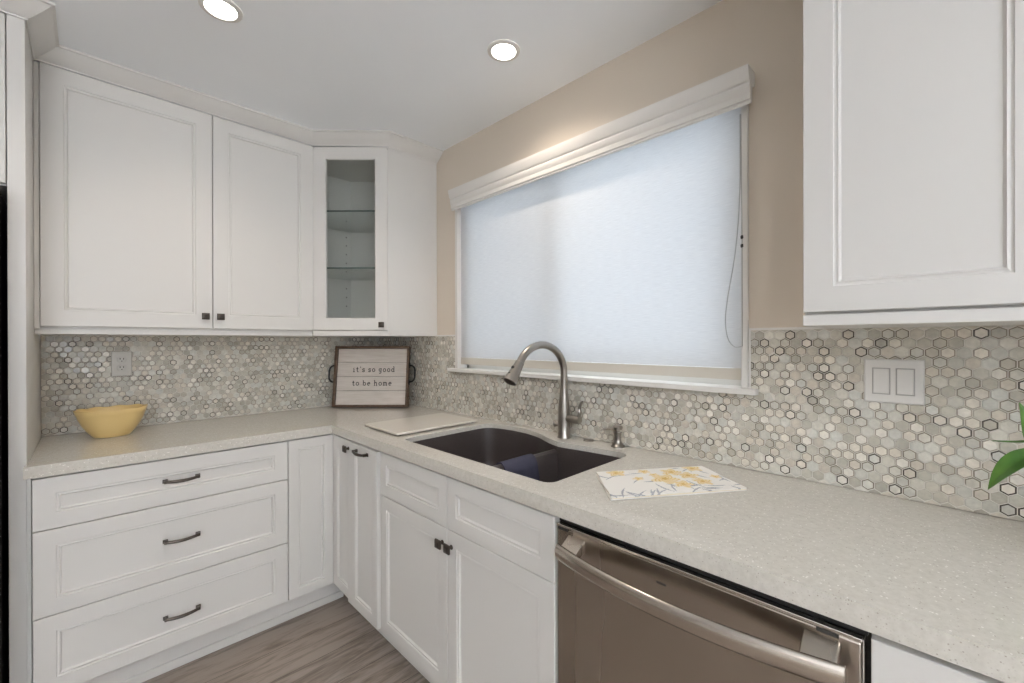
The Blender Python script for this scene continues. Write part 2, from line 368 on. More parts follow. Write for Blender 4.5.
def mosaic(name, T, length, hole, holes_sill, seed, label):
    rg = random.Random(seed); m_ = MB(); m_.T = T
    x_max, z0, z1 = length, CT+0.0015, ZU-0.004
    # setting bed
    if hole:
        ha, hb, hz = hole
        m_.box(0, ha, 0, 0.0062, z0, z1, 1); m_.box(hb, x_max, 0, 0.0062, z0, z1, 1); m_.box(ha, hb, 0, 0.0062, z0, hz, 1)
    else: m_.box(0, x_max, 0, 0.0062, z0, z1, 1)
    rr = PITCH_X/math.sqrt(3); rows = int((z1-z0)/(rr*1.5))+3
    for r_ in range(rows):
        for c_ in range(int(x_max/PITCH_X)+3):
            cx = (c_+0.5*(r_ % 2))*PITCH_X - 0.006; cz = z0 - 0.004 + r_*rr*1.5
            if hole:
                if ha < cx < hb and cz > hz: continue
            k = rg.random()
            ringc = None
            if k < 0.085: ringc = (0.075, 0.064, 0.050); top = rg.choice(CREAMS if rg.random() < .7 else GREYS)
            elif k < 0.33: ringc = (0.235, 0.205, 0.16); top = rg.choice(GREYS)
            elif k < 0.55: ringc = (0.36, 0.32, 0.26); top = rg.choice(CREAMS)
            else: top = rg.choice(GREYS)
            v_ = rg.uniform(0.93, 1.08); top = tuple(min(.9, t_*v_) for t_ in top)
            def hexa(rad): return [(cx+rad*math.cos(R(30+60*i)), cz+rad*math.sin(R(30+60*i))) for i in range(6)]
            radii = [(rr-0.0008, 0.004), (rr-0.0010, 0.0064), (rr-0.0017, 0.0070)]
            w_ = 0.0026 if ringc and k < .085 else 0.0019
            rt_ = rr-0.0017-w_ if ringc else rr-0.003
            tx, tz = rg.gauss(0, 0.035), rg.gauss(0, 0.035)
            H = [clip(hexa(a_), 0.0, x_max, z0, z1) for a_, _ in radii] + [clip(hexa(rt_), 0.0, x_max, z0, z1)]
            hs = [h for _, h in radii] + [0.0072]
            if any(len(h) != 6 for h in H):
                if len(H[2]) >= 3:
                    P = H[2]; n_ = len(P)
                    cc = top
                    m_.add([(x, 0.004, z) for x, z in P]+[(x, 0.007, z) for x, z in P], [tuple(range(n_, 2*n_))]+[(i, (i+1) % n_, n_+(i+1) % n_, n_+i) for i in range(n_)], 0, cc)
                continue
            V = []
            for q, (h, hh) in enumerate(zip(H, hs)):
                for x, z in h:
                    V.append((x, hh + ((x-cx)*tx+(z-cz)*tz if q >= 2 else 0), z))
            side = [(q*6+i, q*6+(i+1) % 6, q*6+6+(i+1) % 6, q*6+6+i) for q in range(2) for i in range(6)]
            ring = [(12+i, 12+(i+1) % 6, 18+(i+1) % 6, 18+i) for i in range(6)]
            m_.add(V, side+ring, 0, ringc or tuple(t_*.97 for t_ in top))
            m_.add(V[18:], [tuple(range(6))], 0, top)
    o = m_.build(name, [M_TILE, M_GROUT], None, 0, 0)
    return tag(o, label, 'backsplash')
# local x runs along the wall, local y is the height off the wall into the room
Tb = Matrix(((-1, 0, 0, -0.0), (0, -1, 0, 0.0), (0, 0, 1, 0), (0, 0, 0, 1)))
o = mosaic('mosaic_backsplash', Tb, 1.6255, None, None, 3, 'hexagon mosaic tile backsplash on the back wall behind yellow bowl and lettered tray')
o.location.y = -0.0005
Tw = Matrix(((0, -1, 0, 0.0), (-1, 0, 0, 0.0), (0, 0, 1, 0), (0, 0, 0, 1)))
o = mosaic('mosaic_backsplash', Tw, 3.5, (0.802, 2.298, 1.150), None, 11, 'hexagon mosaic tile backsplash on the window wall behind faucet and light switch')
o.location.x = -0.0005
mb = MB()
mb.box(-0.010, 0, -2.303, -2.509, ZU-0.005, ZU+0.002); mb.box(-0.010, 0, -2.303, -2.309, 1.170, ZU-0.005)
mb.box(-0.010, 0, -0.6065, -0.797, ZU-0.005, ZU+0.002); mb.box(-0.010, 0, -0.791, -0.797, 1.170, ZU-0.005)
struct(mb.build('trim_3', M_TRIM, None, 0.001))

# ------------------------------------------------------------------ cabinet pieces (local: x right, -y out of the front, z up)
def panel_mb(x0, x1, z0, z1, t=0.02, stile=0.052, glass=False, y=0.0):
    m_ = MB()
    def ring(i, yy): return [(x0+i, y+yy, z0+i), (x1-i, y+yy, z0+i), (x1-i, y+yy, z1-i), (x0+i, y+yy, z1-i)]
    prof = [(0, 0), (0, -t+0.0015), (0.0015, -t), (stile, -t), (stile+0.0015, -t+0.0030), (stile+0.0045, -t+0.0038), (stile+0.0092, -t+0.0022), (stile+0.0102, -t+0.0050), (stile+0.0135, -t+0.0080)]
    if glass:
        prof = [(0, 0), (0, -t+0.0015), (0.0015, -t), (stile, -t), (stile+0.004, -t+0.004), (stile+0.004, 0)]
        m_.loft([ring(i, yy) for i, yy in prof], 0, False, False)
        a_, b_ = ring(0, 0), ring(stile+0.004, 0)
        m_.add(a_+b_, [(i, 4+i, 4+(i+1) % 4, (i+1) % 4) for i in range(4)])
    else: m_.loft([ring(i, yy) for i, yy in prof], 0, True, True)
    return m_
def door(parent, x0, x1, z0, z1, name='door', **kw):
    return panel_mb(x0, x1, z0, z1, **kw).build(name, M_CAB, parent, 0, 25)
def knob(parent, x, z, y=-0.02, s=0.0148):
    m_ = MB()
    m_.lathe([(0.0085, 0), (0.0085, 0.002), (0.0055, 0.004), (0.0055, 0.012), (0.008, 0.016)], 12)
    m_.v = [(x+a_, y-c_, z+b_) for a_, b_, c_ in m_.v]
    def sq(r_, yy): return [(x-r_, y-yy, z-r_), (x+r_, y-yy, z-r_), (x+r_, y-yy, z+r_), (x-r_, y-yy, z+r_)]
    m_.loft([sq(s*.7, .014), sq(s, .017), sq(s, .022), sq(s*.82, .0255), sq(s*.62, .0255), sq(s*.5, .0275)])
    return m_.build('knob', M_PEWTER, parent, 0.001, 30)
def pull(parent, x, z, length=0.102, y=-0.02):
    m_ = MB(); h = length/2
    for sx in (-1, 1):
        m_.box(x+sx*h-0.008, x+sx*h+0.008, y, y-0.004, z-0.007, z+0.007)
        m_.box(x+sx*(h-0.001)-0.006, x+sx*(h-0.001)+0.006, y-0.004, y-0.022, z-0.0055, z+0.0055)
    pts = []; rad = []
    for i in range(17):
        t = -1+2*i/16
        pts.append((x+t*h*0.98, y-0.018-0.007*(1-t*t), z-0.003*(1-t*t))); rad.append(0.0056+0.0012*(1-abs(t)))
    m_.tube(pts, rad, 8)
    return m_.build('pull_handle', M_PEWTER, parent, 0.0008, 40)
G = 0.0015
# --- drawer base (back leg)
t = thing('drawer_base_cabinet', 'white three-drawer base cabinet under the yellow bowl, with dark bar pulls', 'cabinet', (0, -0.6125, 0))
mb = MB(); mb.box(-1.614, -0.838, 0.0, 0.60, 0.137, CB-0.0008); mb.box(-1.6262, -1.6165, 0.004, 0.60, 0.0, CB-0.0008); mb.build('body', M_CAB, t, 0.001)
mb = MB(); mb.box(-1.616, -0.545, 0.075, 0.090, 0.0, 0.136); mb.box(-1.616, -0.5450, 0.066, 0.075, 0.0, 0.035); mb.build('toe_kick', M_CAB, t, 0.002)
for z0, z1, hz in ((0.139, 0.4035, 0.262), (0.4065, 0.6925, 0.5555), (0.6955, 0.867, 0.786)):
    d = door(t, -1.615+G, -0.8365-G, z0, z1, 'drawer', stile=0.053); pull(d, -1.2225, hz)
# --- corner base: one fixed panel on the back leg, one narrow door on the window leg
t = thing('corner_base_cabinet', 'white corner base cabinet with narrow panels meeting where the two counters join', 'cabinet', (0, -0.6125, 0))
mb = MB(); mb.box(-0.8355, -0.6130, 0.0, 0.60, 0.137, CB-0.0008); mb.box(-0.6125, -0.012, -0.238, 0.60, 0.137, CB-0.0008); mb.build('body', M_CAB, t, 0.001)
door(t, -0.8345, -0.6326, 0.139, 0.867, 'door', stile=0.040)
dpiv = bpy.data.objects.new('door', panel_mb(0.0, 0.2185, 0.139, 0.867, stile=0.045).build('tmp', M_CAB, None, 0, 25).data); C.objects.link(dpiv)
bpy.data.objects.remove(bpy.data.objects['tmp'])
dpiv.parent = t; dpiv.location = (-0.6125, -0.0201, 0); dpiv.rotation_euler = (0, 0, -math.pi/2-R(1.2))
knob(dpiv, 0.185, 0.832)
# window leg: local origin at x=-0.6125, rotated so local x runs toward -y
WL = -math.pi/2
def wleg(name, label, cat='cabinet'): return thing(name, label, cat, (-0.6125, 0, 0), WL)
t = wleg('pull_out_cabinet', 'narrow white pull-out base cabinet with one bar pull left of the sink cabinet')
mb = MB(); mb.box(0.8525, 1.1045, 0.0, 0.60, 0.137, CB-0.0008); mb.build('body', M_CAB, t, 0.001)
mb = MB(); mb.box(0.6, 1.1045, 0.066, 0.08, 0, 0.136); mb.build('toe_kick', M_CAB, t, 0.001)
d = door(t, 0.8535, 1.1010, 0.139, 0.867, 'door', stile=0.045); d.location.y = -0.013; pull(d, 0.972, 0.842, 0.10)
t = wleg('sink_base_cabinet', 'white double-door base cabinet under the dark sink, with two square knobs')
mb = MB(); mb.box(1.1055, 1.1255, 0, 0.60, 0.137, CB-0.0008); mb.box(2.0075, 2.0295, 0, 0.60, 0.137, CB-0.0008)
mb.box(1.1255, 2.0075, 0, 0.02, 0.660, CB-0.0008); mb.box(1.1255, 2.0075, 0, 0.60, 0.137, 0.155); mb.build('body', M_CAB, t, 0.001)
mb = MB(); mb.box(1.1055, 2.0295, 0.066, 0.08, 0, 0.136); mb.build('toe_kick', M_CAB, t, 0.001)
door(t, 1.1060+G, 1.5655-G, 0.6955, 0.867, 'false_drawer_front', stile=0.046); door(t, 1.5655+G, 2.0285, 0.6955, 0.867, 'false_drawer_front', stile=0.046)
d = door(t, 1.1060+G, 1.5655-G, 0.139, 0.6925, 'door', stile=0.05); knob(d, 1.541, 0.641)
d = door(t, 1.5655+G, 2.0285, 0.139, 0.6925, 'door', stile=0.05); knob(d, 1.591, 0.641)
t = wleg('end_base_cabinet', 'white base cabinet right of the stainless dishwasher, only its top corner visible')
mb = MB(); mb.box(2.6545, 3.40, 0, 0.60, 0.137, CB-0.0008); mb.build('body', M_CAB, t, 0.001)
mb = MB(); mb.box(2.6545, 3.40, 0.066, 0.08, 0, 0.136); mb.build('toe_kick', M_CAB, t, 0.001)
m_ = MB(); m_.box(2.6550, 3.0265, 0, -0.02, 0.139, 0.862); m_.build('door', M_CAB, t, 0.0015)
m_ = MB(); m_.box(3.0295, 3.3990, 0, -0.02, 0.139, 0.862); m_.build('door', M_CAB, t, 0.0015)

# --- dishwasher
t = wleg('dishwasher', 'stainless steel dishwasher with a bowed bar handle under the counter', 'dishwasher')
mb = MB(); mb.box(2.0315, 2.6525, 0.012, 0.58, 0.10, 0.868); mb.build('tub', M_BLACK, t, 0.001)
mb = MB(); mb.box(2.036, 2.6445, -0.018, 0.011, 0.12, 0.848); mb.build('door', M_STEEL, t, 0.004)
mb = MB(); mb.box(2.036, 2.6445, -0.0195, 0.0105, 0.8485, 0.8545); mb.box(2.6447, 2.6468, -0.0195, 0.0105, 0.12, 0.8545); mb.build('edge_trim', M_CHROMEEDGE, t, 0.001)
mb = MB(); mb.box(2.034, 2.650, -0.006, 0.0118, 0.8550, 0.8735); mb.build('control_strip', M_BLACK, t, 0.002)
mb = MB(); mb.box(2.040, 2.072, -0.0188, -0.0170, 0.841, 0.8475); mb.build('dark_mark', M_DARKSLOT, t); mb = MB(); mb.box(2.585, 2.615, -0.0188, -0.0170, 0.841, 0.8475); mb.build('dark_mark', M_DARKSLOT, t)  # two small dark marks just below the door's top edge
mb = MB(); mb.box(2.306, 2.327, -0.0186, -0.0175, 0.808, 0.8125); mb.build('badge', M_DARKSLOT, t)
mb = MB(); pts = []; rings = []
ha, hb = 2.064, 2.628
for i in range(33):
    q = i/32; x = ha+(hb-ha)*q; u_ = 2*q-1; yo = -0.050-0.039*(1-u_*u_)
    rings.append([(x, yo+0.0115*math.cos(a_)-0.002*math.sin(a_), 0.802+0.0205*math.sin(a_)) for a_ in [2*math.pi*j/14 for j in range(14)]])
mb.loft(rings); hnd = mb.build('handle', M_STEELBAR, t, 0.0015, 40)
for x in (2.098, 2.592):
    mb = MB()
    mb.loft([[(x-0.026, -0.017, 0.806), (x+0.026, -0.017, 0.806), (x+0.026, -0.017, 0.838), (x-0.026, -0.017, 0.838)],
             [(x-0.024, -0.056, 0.794), (x+0.024, -0.056, 0.794), (x+0.024, -0.058, 0.814), (x-0.024, -0.058, 0.814)]])
    mb.build('bracket', M_STEEL, hnd, 0.003)

# ------------------------------------------------------------------ countertop with sink cutout
def arc(c, r_, a0, a1, n=6): return [(c[0]+r_*math.cos(R(a0+(a1-a0)*i/n)), c[1]+r_*math.sin(R(a0+(a1-a0)*i/n))) for i in range(n+1)]
back = catmull([Vector(p) for p in [(-0.128, -1.138), (-0.088, -1.150), (-0.058, -1.190), (-0.044, -1.27), (-0.042, -1.335), (-0.046, -1.388), (-0.068, -1.473), (-0.112, -1.565), (-0.131, -1.620), (-0.134, -1.66), (-0.124, -1.72), (-0.114, -1.80), (-0.106, -1.89), (-0.111, -1.926), (-0.140, -1.947)]], 5)
HOLE = [(p.x, p.y) for p in back] + arc((-0.521, -1.915), 0.032, 270, 180)[0:] + arc((-0.521, -1.180), 0.032, 180, 90)
HOLE[len(back):len(back)] = []
def poly_curve(name, loops, z0, z1, bev, m, parent=None):
    cu = bpy.data.curves.new('tmp_curve', 'CURVE'); cu.dimensions = '2D'; cu.fill_mode = 'BOTH'
    for lp in loops:
        s_ = cu.splines.new('POLY'); s_.points.add(len(lp)-1); s_.use_cyclic_u = True
        for i, p in enumerate(lp): s_.points[i].co = (p[0], p[1], 0, 1)
    cu.extrude = (z1-z0)/2-bev; cu.bevel_depth = bev; cu.bevel_resolution = 2; cu.offset = -bev
    tmp = bpy.data.objects.new('tmp_curve', cu); C.objects.link(tmp)
    dg = bpy.context.evaluated_depsgraph_get(); me = bpy.data.meshes.new_from_object(tmp.evaluated_get(dg))
    bpy.data.objects.remove(tmp); bpy.data.curves.remove(cu)
    me.transform(Matrix.Translation((0, 0, (z0+z1)/2))); wts = me.attributes.new('bevel_weight_edge', 'FLOAT', 'EDGE')
    bmm = bmesh.new(); bmm.from_mesh(me); bmesh.ops.remove_doubles(bmm, verts=bmm.verts, dist=1e-5); ly = bmm.edges.layers.float.get('bevel_weight_edge')
    for e in bmm.edges:
        if all(v.co.z > z1-1e-4 for v in e.verts) and len(e.link_faces) == 2 and e.calc_face_angle(0) > 0.5: e[ly] = 1.0
    bmm.to_mesh(me); bmm.free(); me.name = name
    me.materials.clear(); me.materials.append(m)
    me.polygons.foreach_set('use_smooth', [True]*len(me.polygons)); me.set_sharp_from_angle(angle=R(35))
    o_ = bpy.data.objects.new(name, me); C.objects.link(o_)
    if parent: o_.parent = parent
    md = o_.modifiers.new('bevel', 'BEVEL'); md.width = 0.0025; md.segments = 2; md.limit_method = 'WEIGHT'
    return o_
Dc = 0.640
OUT = [(-0.0005, -0.0005), (-1.6255, -0.0005), (-1.6255, -0.6035), (-1.632, -0.6035), (-1.632, -Dc)] + arc((-Dc-0.006, -Dc-0.006), 0.006, 90, 0, 4) + [(-Dc, -3.42), (-0.0005, -3.42)]
ct = thing('countertop', 'speckled pale quartz countertop running in an L along both walls', 'countertop')
poly_curve('slab', [OUT, HOLE], 0.894, CT, 0.0, M_QUARTZ, ct)
mb = MB()
IN = 0.035
mb.box(-1.632, -Dc+IN, -Dc, -0.6040, CB, 0.8940); mb.box(-Dc, -Dc+IN, -Dc-0.0005, -3.42, CB, 0.8940)
edge = mb.build('front_edge', M_QUARTZ, ct, 0)

# ------------------------------------------------------------------ sink
t = thing('sink', 'dark brown double-bowl granite sink set under the counter by the faucet', 'sink', (-0.33, -1.55, 0.68))
inv = Matrix.Translation((0.33, 1.55, -0.68))
cxm, cym = -0.33, -1.55
def inset(poly, d):
    n_ = len(poly); out = []
    A = sum(poly[i-1][0]*poly[i][1]-poly[i][0]*poly[i-1][1] for i in range(n_)); sg = 1 if A > 0 else -1
    for i in range(n_):
        e1 = Vector(poly[i])-Vector(poly[i-1]); e2 = Vector(poly[(i+1) % n_])-Vector(poly[i])
        tdir = (e1.normalized()+e2.normalized())
        if tdir.length < 1e-6: out.append(poly[i]); continue
        tdir.normalize(); n2 = Vector((-tdir.y, tdir.x))*sg
        out.append((poly[i][0]+n2.x*d, poly[i][1]+n2.y*d))
    return out
mb = MB(); mb.T = inv
lv = [(-0.025, 0.8700), (-0.025, 0.8935), (0.000, 0.8935), (0.001, 0.890), (0.004, 0.80), (0.008, 0.74), (0.013, 0.715), (0.022, 0.700), (0.027, 0.697)]
rings = [[(x, y, z) for x, y in inset(HOLE, d)] for d, z in lv]
rings += [[(cxm+(x-cxm)*k, cym+(y-cym)*k, 0.696) for x, y in inset(HOLE, 0.027)] for k in (0.7, 0.35, 0.04)]
mb.loft(rings, 0, False, True)
# underside shell
mb.loft([[(x, y, z) for x, y in inset(HOLE, d)] for d, z in [(-0.025, 0.8700), (-0.006, 0.860), (0.0, 0.72), (0.02, 0.685)]], 0, False, True)
mb.build('bowl', M_SINK, t, 0, 40)
mb = MB(); mb.T = inv
prof = [(-1.652, 0.697), (-1.642, 0.72), (-1.637, 0.86), (-1.633, 0.874), (-1.624, 0.880), (-1.614, 0.880), (-1.605, 0.874), (-1.600, 0.86), (-1.594, 0.72), (-1.584, 0.697)]
xs = [-0.546+0.006, -0.53, -0.48, -0.35, -0.22, -0.15, -0.128]
mb.loft([[(x, y, (z if z < .8 else z-0.0*abs(x+.33))) for y, z in prof] for x in xs])
mb.build('divider', M_SINK, t, 0, 40)
for yy in (-1.37, -1.79):
    mb = MB(); mb.T = inv; mb.lathe([(0.048, 0.6965), (0.046, 0.700), (0.036, 0.6985), (0.030, 0.6975)], 24, 0, (-0.32, yy, 0)); mb.build('drain', M_NICKEL, t, 0, 40)
# navy cloth over the divider
def sheet(fn, nu, nv, th, col=None):
    m_ = MB(); T_, B_ = [], []
    P = [[Vector(fn(i/nu, j/nv)) for j in range(nv+1)] for i in range(nu+1)]
    for i in range(nu+1):
        for j in range(nv+1):
            du = P[min(i+1, nu)][j]-P[max(i-1, 0)][j]; dv = P[i][min(j+1, nv)]-P[i][max(j-1, 0)]
            n_ = du.cross(dv); n_ = n_.normalized() if n_.length > 1e-12 else Vector((0, 0, 1))
            T_.append(P[i][j]+n_*th/2); B_.append(P[i][j]-n_*th/2)
    o = len(T_); idx = lambda i, j: i*(nv+1)+j; m_.v = [tuple(p) for p in T_+B_]
    def ad(f, c): m_.f.append(f); m_.m.append(0); m_.c.append(c)
    for i in range(nu):
        for j in range(nv):
            c = col(i/nu, j/nv) if col else None
            ad((idx(i, j), idx(i+1, j), idx(i+1, j+1), idx(i, j+1)), c); ad((o+idx(i, j), o+idx(i, j+1), o+idx(i+1, j+1), o+idx(i+1, j)), c)
    for i in range(nu):
        for j in (0, nv):
            c = col(i/nu, j/nv) if col else None; ad((idx(i, j), idx(i+1, j), o+idx(i+1, j), o+idx(i, j)), c)
    for j in range(nv):
        for i in (0, nu):
            c = col(i/nu, j/nv) if col else None; ad((idx(i, j), idx(i, j+1), o+idx(i, j+1), o+idx(i, j)), c)
    return m_
def drape(u, v):
    x = -0.435+0.165*u + 0.004*math.sin(9*v)
    s_ = (v-0.5)*0.40   # arc length across the divider
    w_ = 0.0255
    wig = 0.004*math.sin(u*11+v*3)*min(1, abs(s_)*9)
    if abs(s_) < 0.036:
        a_ = s_/0.036*math.pi/2; return (x, -1.619-w_*math.sin(a_), 0.8600+0.0255*math.cos(a_))
    sg = 1 if s_ > 0 else -1
    dz = abs(s_)-0.036
    return (x+0.02*sg*dz, -1.619-sg*(w_+0.003+0.055*dz+abs(wig)), 0.8600-dz*(0.97+0.08*math.sin(u*3)))
tag(sheet(drape, 16, 40, 0.004).build('dishcloth', M_NAVY, None, 0, 60), 'navy dishcloth draped over the divider of the dark sink', 'cloth')

# ------------------------------------------------------------------ faucet
t = thing('faucet', 'brushed nickel gooseneck pull-down kitchen faucet behind the sink', 'faucet', (-0.056, -1.606, CT))
mb = MB(); mb.lathe([(0.029, 0), (0.029, 0.004), (0.0265, 0.008), (0.0258, 0.07), (0.0255, 0.10), (0.0235, 0.135), (0.0195, 0.17), (0.0160, 0.205)], 28); mb.build('body', M_NICKEL, t, 0, 35)
P = [(0, 0, 0.195), (0, 0, 0.275)]
rr = 0.140; cx_ = -rr+0.0
for i in range(1, 21):
    a_ = R(180*i/20*0.86); P.append((cx_+rr*math.cos(a_), 0, 0.275+rr*0.83*math.sin(a_)))
mb = MB(); mb.tube(P, [0.0158]+[0.0150]*(len(P)-1), 18); mb.build('spout', M_NICKEL, t, 0, 40)
p1 = Vector(P[-1]); dr = (Vector(P[-1])-Vector(P[-2])).normalized(); dr = (dr+Vector((-0.10, 0, 0))).normalized()
mb = MB(); mb.tube([p1+dr*d for d in (-0.002, 0.0, 0.012, 0.045, 0.075, 0.088, 0.090)], [0.0150, 0.0180, 0.0186, 0.0215, 0.0255, 0.0262, 0.0225], 22)
hd = mb.build('spray_head', M_NICKEL, t, 0, 35)
mb = MB()
for d in (0.026, 0.055):
    q = p1+dr*d+Vector((-0.0205-0.0008, 0, 0.004)); mb.tube([q+Vector((0.004, 0, -0.001)), q+Vector((-0.002, 0, 0.0005)), q+Vector((-0.004, 0, 0.001))], [0.0075, 0.0075, 0.004], 10)
mb.build('spray_button', M_BLACK, hd, 0, 40)
mb = MB(); mb.tube([(0, 0.0, 0.083), (0, -0.030, 0.083), (0, -0.072, 0.083), (0, -0.082, 0.083), (0, -0.0835, 0.083)], [0.0165, 0.0165, 0.0175, 0.0165, 0.009], 18)
mb.tube([(0, 0.015, 0.052), (0, 0.038, 0.050), (0, 0.048, 0.050), (0, 0.054, 0.050)], [0.007, 0.009, 0.014, 0.010], 14); vh = mb.build('valve_housing', M_NICKEL, t, 0, 35)
lp = catmull([(0, -0.074, 0.092), (0, -0.082, 0.112), (0.001, -0.079, 0.130), (0.001, -0.086, 0.150), (0.002, -0.094, 0.160)], 5)
mb = MB(); mb.tube(lp, [0.0105+(-0.004)*i/(len(lp)-1) for i in range(len(lp))], 12, flat=(1.0, 0.75)); mb.build('lever', M_NICKEL, t, 0, 40)
# sink-hole cap and soap dispenser
mb = MB(); mb.lathe([(0.0225, 0), (0.0225, 0.0025), (0.020, 0.0055), (0.012, 0.007), (0.002, 0.0072)], 24)
o = mb.build('sink_hole_cover', M_NICKEL, None, 0, 35); o.location = (-0.034, -1.716, CT+0.0003); tag(o, 'round nickel hole cover flush on the counter between faucet and soap dispenser', 'hole cover')
t = thing('soap_dispenser', 'small nickel soap dispenser pump on the counter right of the faucet', 'soap dispenser', (-0.037, -1.852, CT))
mb = MB(); mb.lathe([(0.0270, 0), (0.0270, 0.005), (0.021, 0.009), (0.0150, 0.016), (0.0135, 0.030), (0.0140, 0.046), (0.0170, 0.056)], 22); mb.build('base', M_NICKEL, t, 0, 35)
mb = MB(); mb.lathe([(0.0085, 0.056), (0.0085, 0.064), (0.0175, 0.066), (0.0190, 0.077), (0.015, 0.082), (0.004, 0.083)], 22)
mb.tube(catmull([(-0.008, 0.004, 0.071), (-0.035, 0.018, 0.072), (-0.058, 0.030, 0.070), (-0.064, 0.033, 0.063)], 4), 0.0042, 10); mb.build('pump_head', M_NICKEL, t, 0, 35)

# ------------------------------------------------------------------ upper cabinets
t = thing('wall_cabinet', 'white two-door wall cabinet above the yellow bowl, left of the glass-door cabinet', 'cabinet', (0, -0.3075, 0))
mb = MB(); mb.box(-1.6262, -0.6135, 0.0, 0.3065, 1.352, 2.3835); mb.box(-1.6262, -1.6112, -0.013, 0.0, 1.372, 2.3812); mb.box(-1.6262, -0.6135, -0.004, 0, 1.352, 1.372); mb.build('body', M_CAB, t, 0.0012)
d = door(t, -1.6095, -1.0665-G, 1.3825, 2.3808, stile=0.062); knob(d, -1.0970, 1.4385)
d = door(t, -1.0665+G, -0.6145, 1.3825, 2.3808, stile=0.062); knob(d, -1.0385, 1.4385)
# diagonal corner cabinet, hollow behind its glass door
A = Vector((-0.6125, -0.3205)); B = Vector((-0.3205, -0.6040)); dirv = (B-A).normalized(); nin = Vector((-dirv.y, dirv.x))
if nin.x < 0: nin = -nin
t = thing('corner_wall_cabinet', 'white diagonal corner wall cabinet with one clear glass door', 'cabinet')
a2 = A+nin*0.021; b2 = B+nin*0.021
mb = MB()
FP = [(-0.6125, -0.0005), (-0.0005, -0.0005), (-0.0005, -0.604), (-0.3205, -0.604), (B.x+nin.x*0.021, B.y+nin.y*0.021), (A.x+nin.x*0.021, A.y+nin.y*0.021), (-0.6125, -0.3205)]
mb.prism(FP, 1.352, 1.372); mb.prism(FP, 2.364, 2.3835)
mb.box(-0.6125, -0.594, -0.3205, -0.0005, 1.372, 2.364); mb.box(-0.594, -0.0005, -0.012, -0.0005, 1.372, 2.364); mb.box(-0.012, -0.0005, -0.604, -0.012, 1.372, 2.364)
mb.box(-0.3205, -0.012, -0.604, -0.5855, 1.372, 2.364); mb.prism([(-0.262, -0.012), (-0.012, -0.012), (-0.012, -0.262)], 1.372, 2.364); mb.build('body', M_CAB, t, 0.001)
mb = MB(); mb.prism([tuple(A+nin*0.003), tuple(B+nin*0.003), tuple(B+nin*0.021), tuple(A+nin*0.021)], 1.352, 1.3795); mb.build('light_rail', M_CAB, t, 0.001)
for z in (1.551, 1.6075, 1.664, 1.772, 1.8285, 1.885, 1.9415, 1.995, 2.10):
    mb = MB(); mb.box(-0.2955, -0.2885, -0.0128, -0.0118, z-0.0035, z+0.0035); mb.build('pin_hole', M_DARKSLOT, t)
dl = (B-A).length; ang = math.atan2(dirv.y, dirv.x)
dd = panel_mb(0.002, dl-0.004, 1.3825, 2.3808, stile=0.064, glass=True).build('door', M_CAB, t, 0, 25)
dd.location = (a2.x, a2.y, 0); dd.rotation_euler = (0, 0, ang)
m_ = MB(); m_.box(0.064, dl-0.066, -0.009, -0.005, 1.4385, 2.323); m_.build('glass_pane', M_GLASS, dd, smooth=0)
knob(dd, dl-0.032, 1.4120)
for z in (1.7235, 2.035):
    m_ = MB(); pts = [(-0.592, -0.014), (-0.264, -0.014), (-0.014, -0.264), (-0.014, -0.583), (-0.33, -0.583), (-0.592, -0.32)]
    m_.prism(pts, z-0.004, z+0.004); o = m_.build('glass_shelf', [M_SHELF, M_SHELFEDGE], t, 0, 0)
    for p in o.data.polygons:
        if p.normal.x < -0.3 and p.normal.y < -0.3: p.material_index = 1
# right wall cabinet
t = thing('wall_cabinet', 'white wall cabinet at the upper right above the light switch plate', 'cabinet', (-0.3075, 0, 0), WL)
mb = MB(); mb.box(2.5085, 3.30, 0, 0.3065, 1.352, 2.3835); mb.box(2.5085, 3.30, -0.0195, 0, 1.352, 1.3765); mb.build('body', M_CAB, t, 0.0012)
door(t, 2.5090, 2.8770, 1.3825, 2.3808, stile=0.055); d = door(t, 2.8800, 3.2990, 1.3825, 2.3808, stile=0.055); knob(d, 2.92, 1.44)

# tall end panel by the refrigerator
pn = box('refrigerator_end_panel', M_CAB, -1.666, -1.6265, -0.602, -0.0005, 0.0005, ZC-0.0005, None, 0.001)
tag(pn, 'tall white end panel between the refrigerator and the counter', 'end panel')
t = thing('over_refrigerator_cabinet', 'white cabinet above the refrigerator at the left edge of the photo', 'cabinet', (0, -0.581, 0))
mb = MB(); mb.box(-2.60, -1.6670, 0.0, 0.580, 1.83, 2.4360); mb.build('body', M_CAB, t, 0.001)
door(t, -2.137, -1.669, 1.835, 2.3805, stile=0.058); door(t, -2.600, -2.140, 1.835, 2.3805, stile=0.058)
t = thing('refrigerator', 'tall refrigerator with a black side at the left edge of the photo', 'refrigerator', (0, -0.01, 0))
mb = MB(); mb.box(-2.585, -1.680, -0.66, 0, 0.02, 1.80); mb.build('body', M_BLACK, t, 0.004)
for x0, x1 in ((-2.585, -2.135), (-2.130, -1.682)):
    mb = MB(); mb.box(x0, x1, -0.735, -0.664, 0.62, 1.805); mb.build('door', M_STEEL, t, 0.008)
mb = MB(); mb.box(-2.585, -1.682, -0.735, -0.664, 0.06, 0.612); mb.build('freezer_drawer', M_STEEL, t, 0.008)
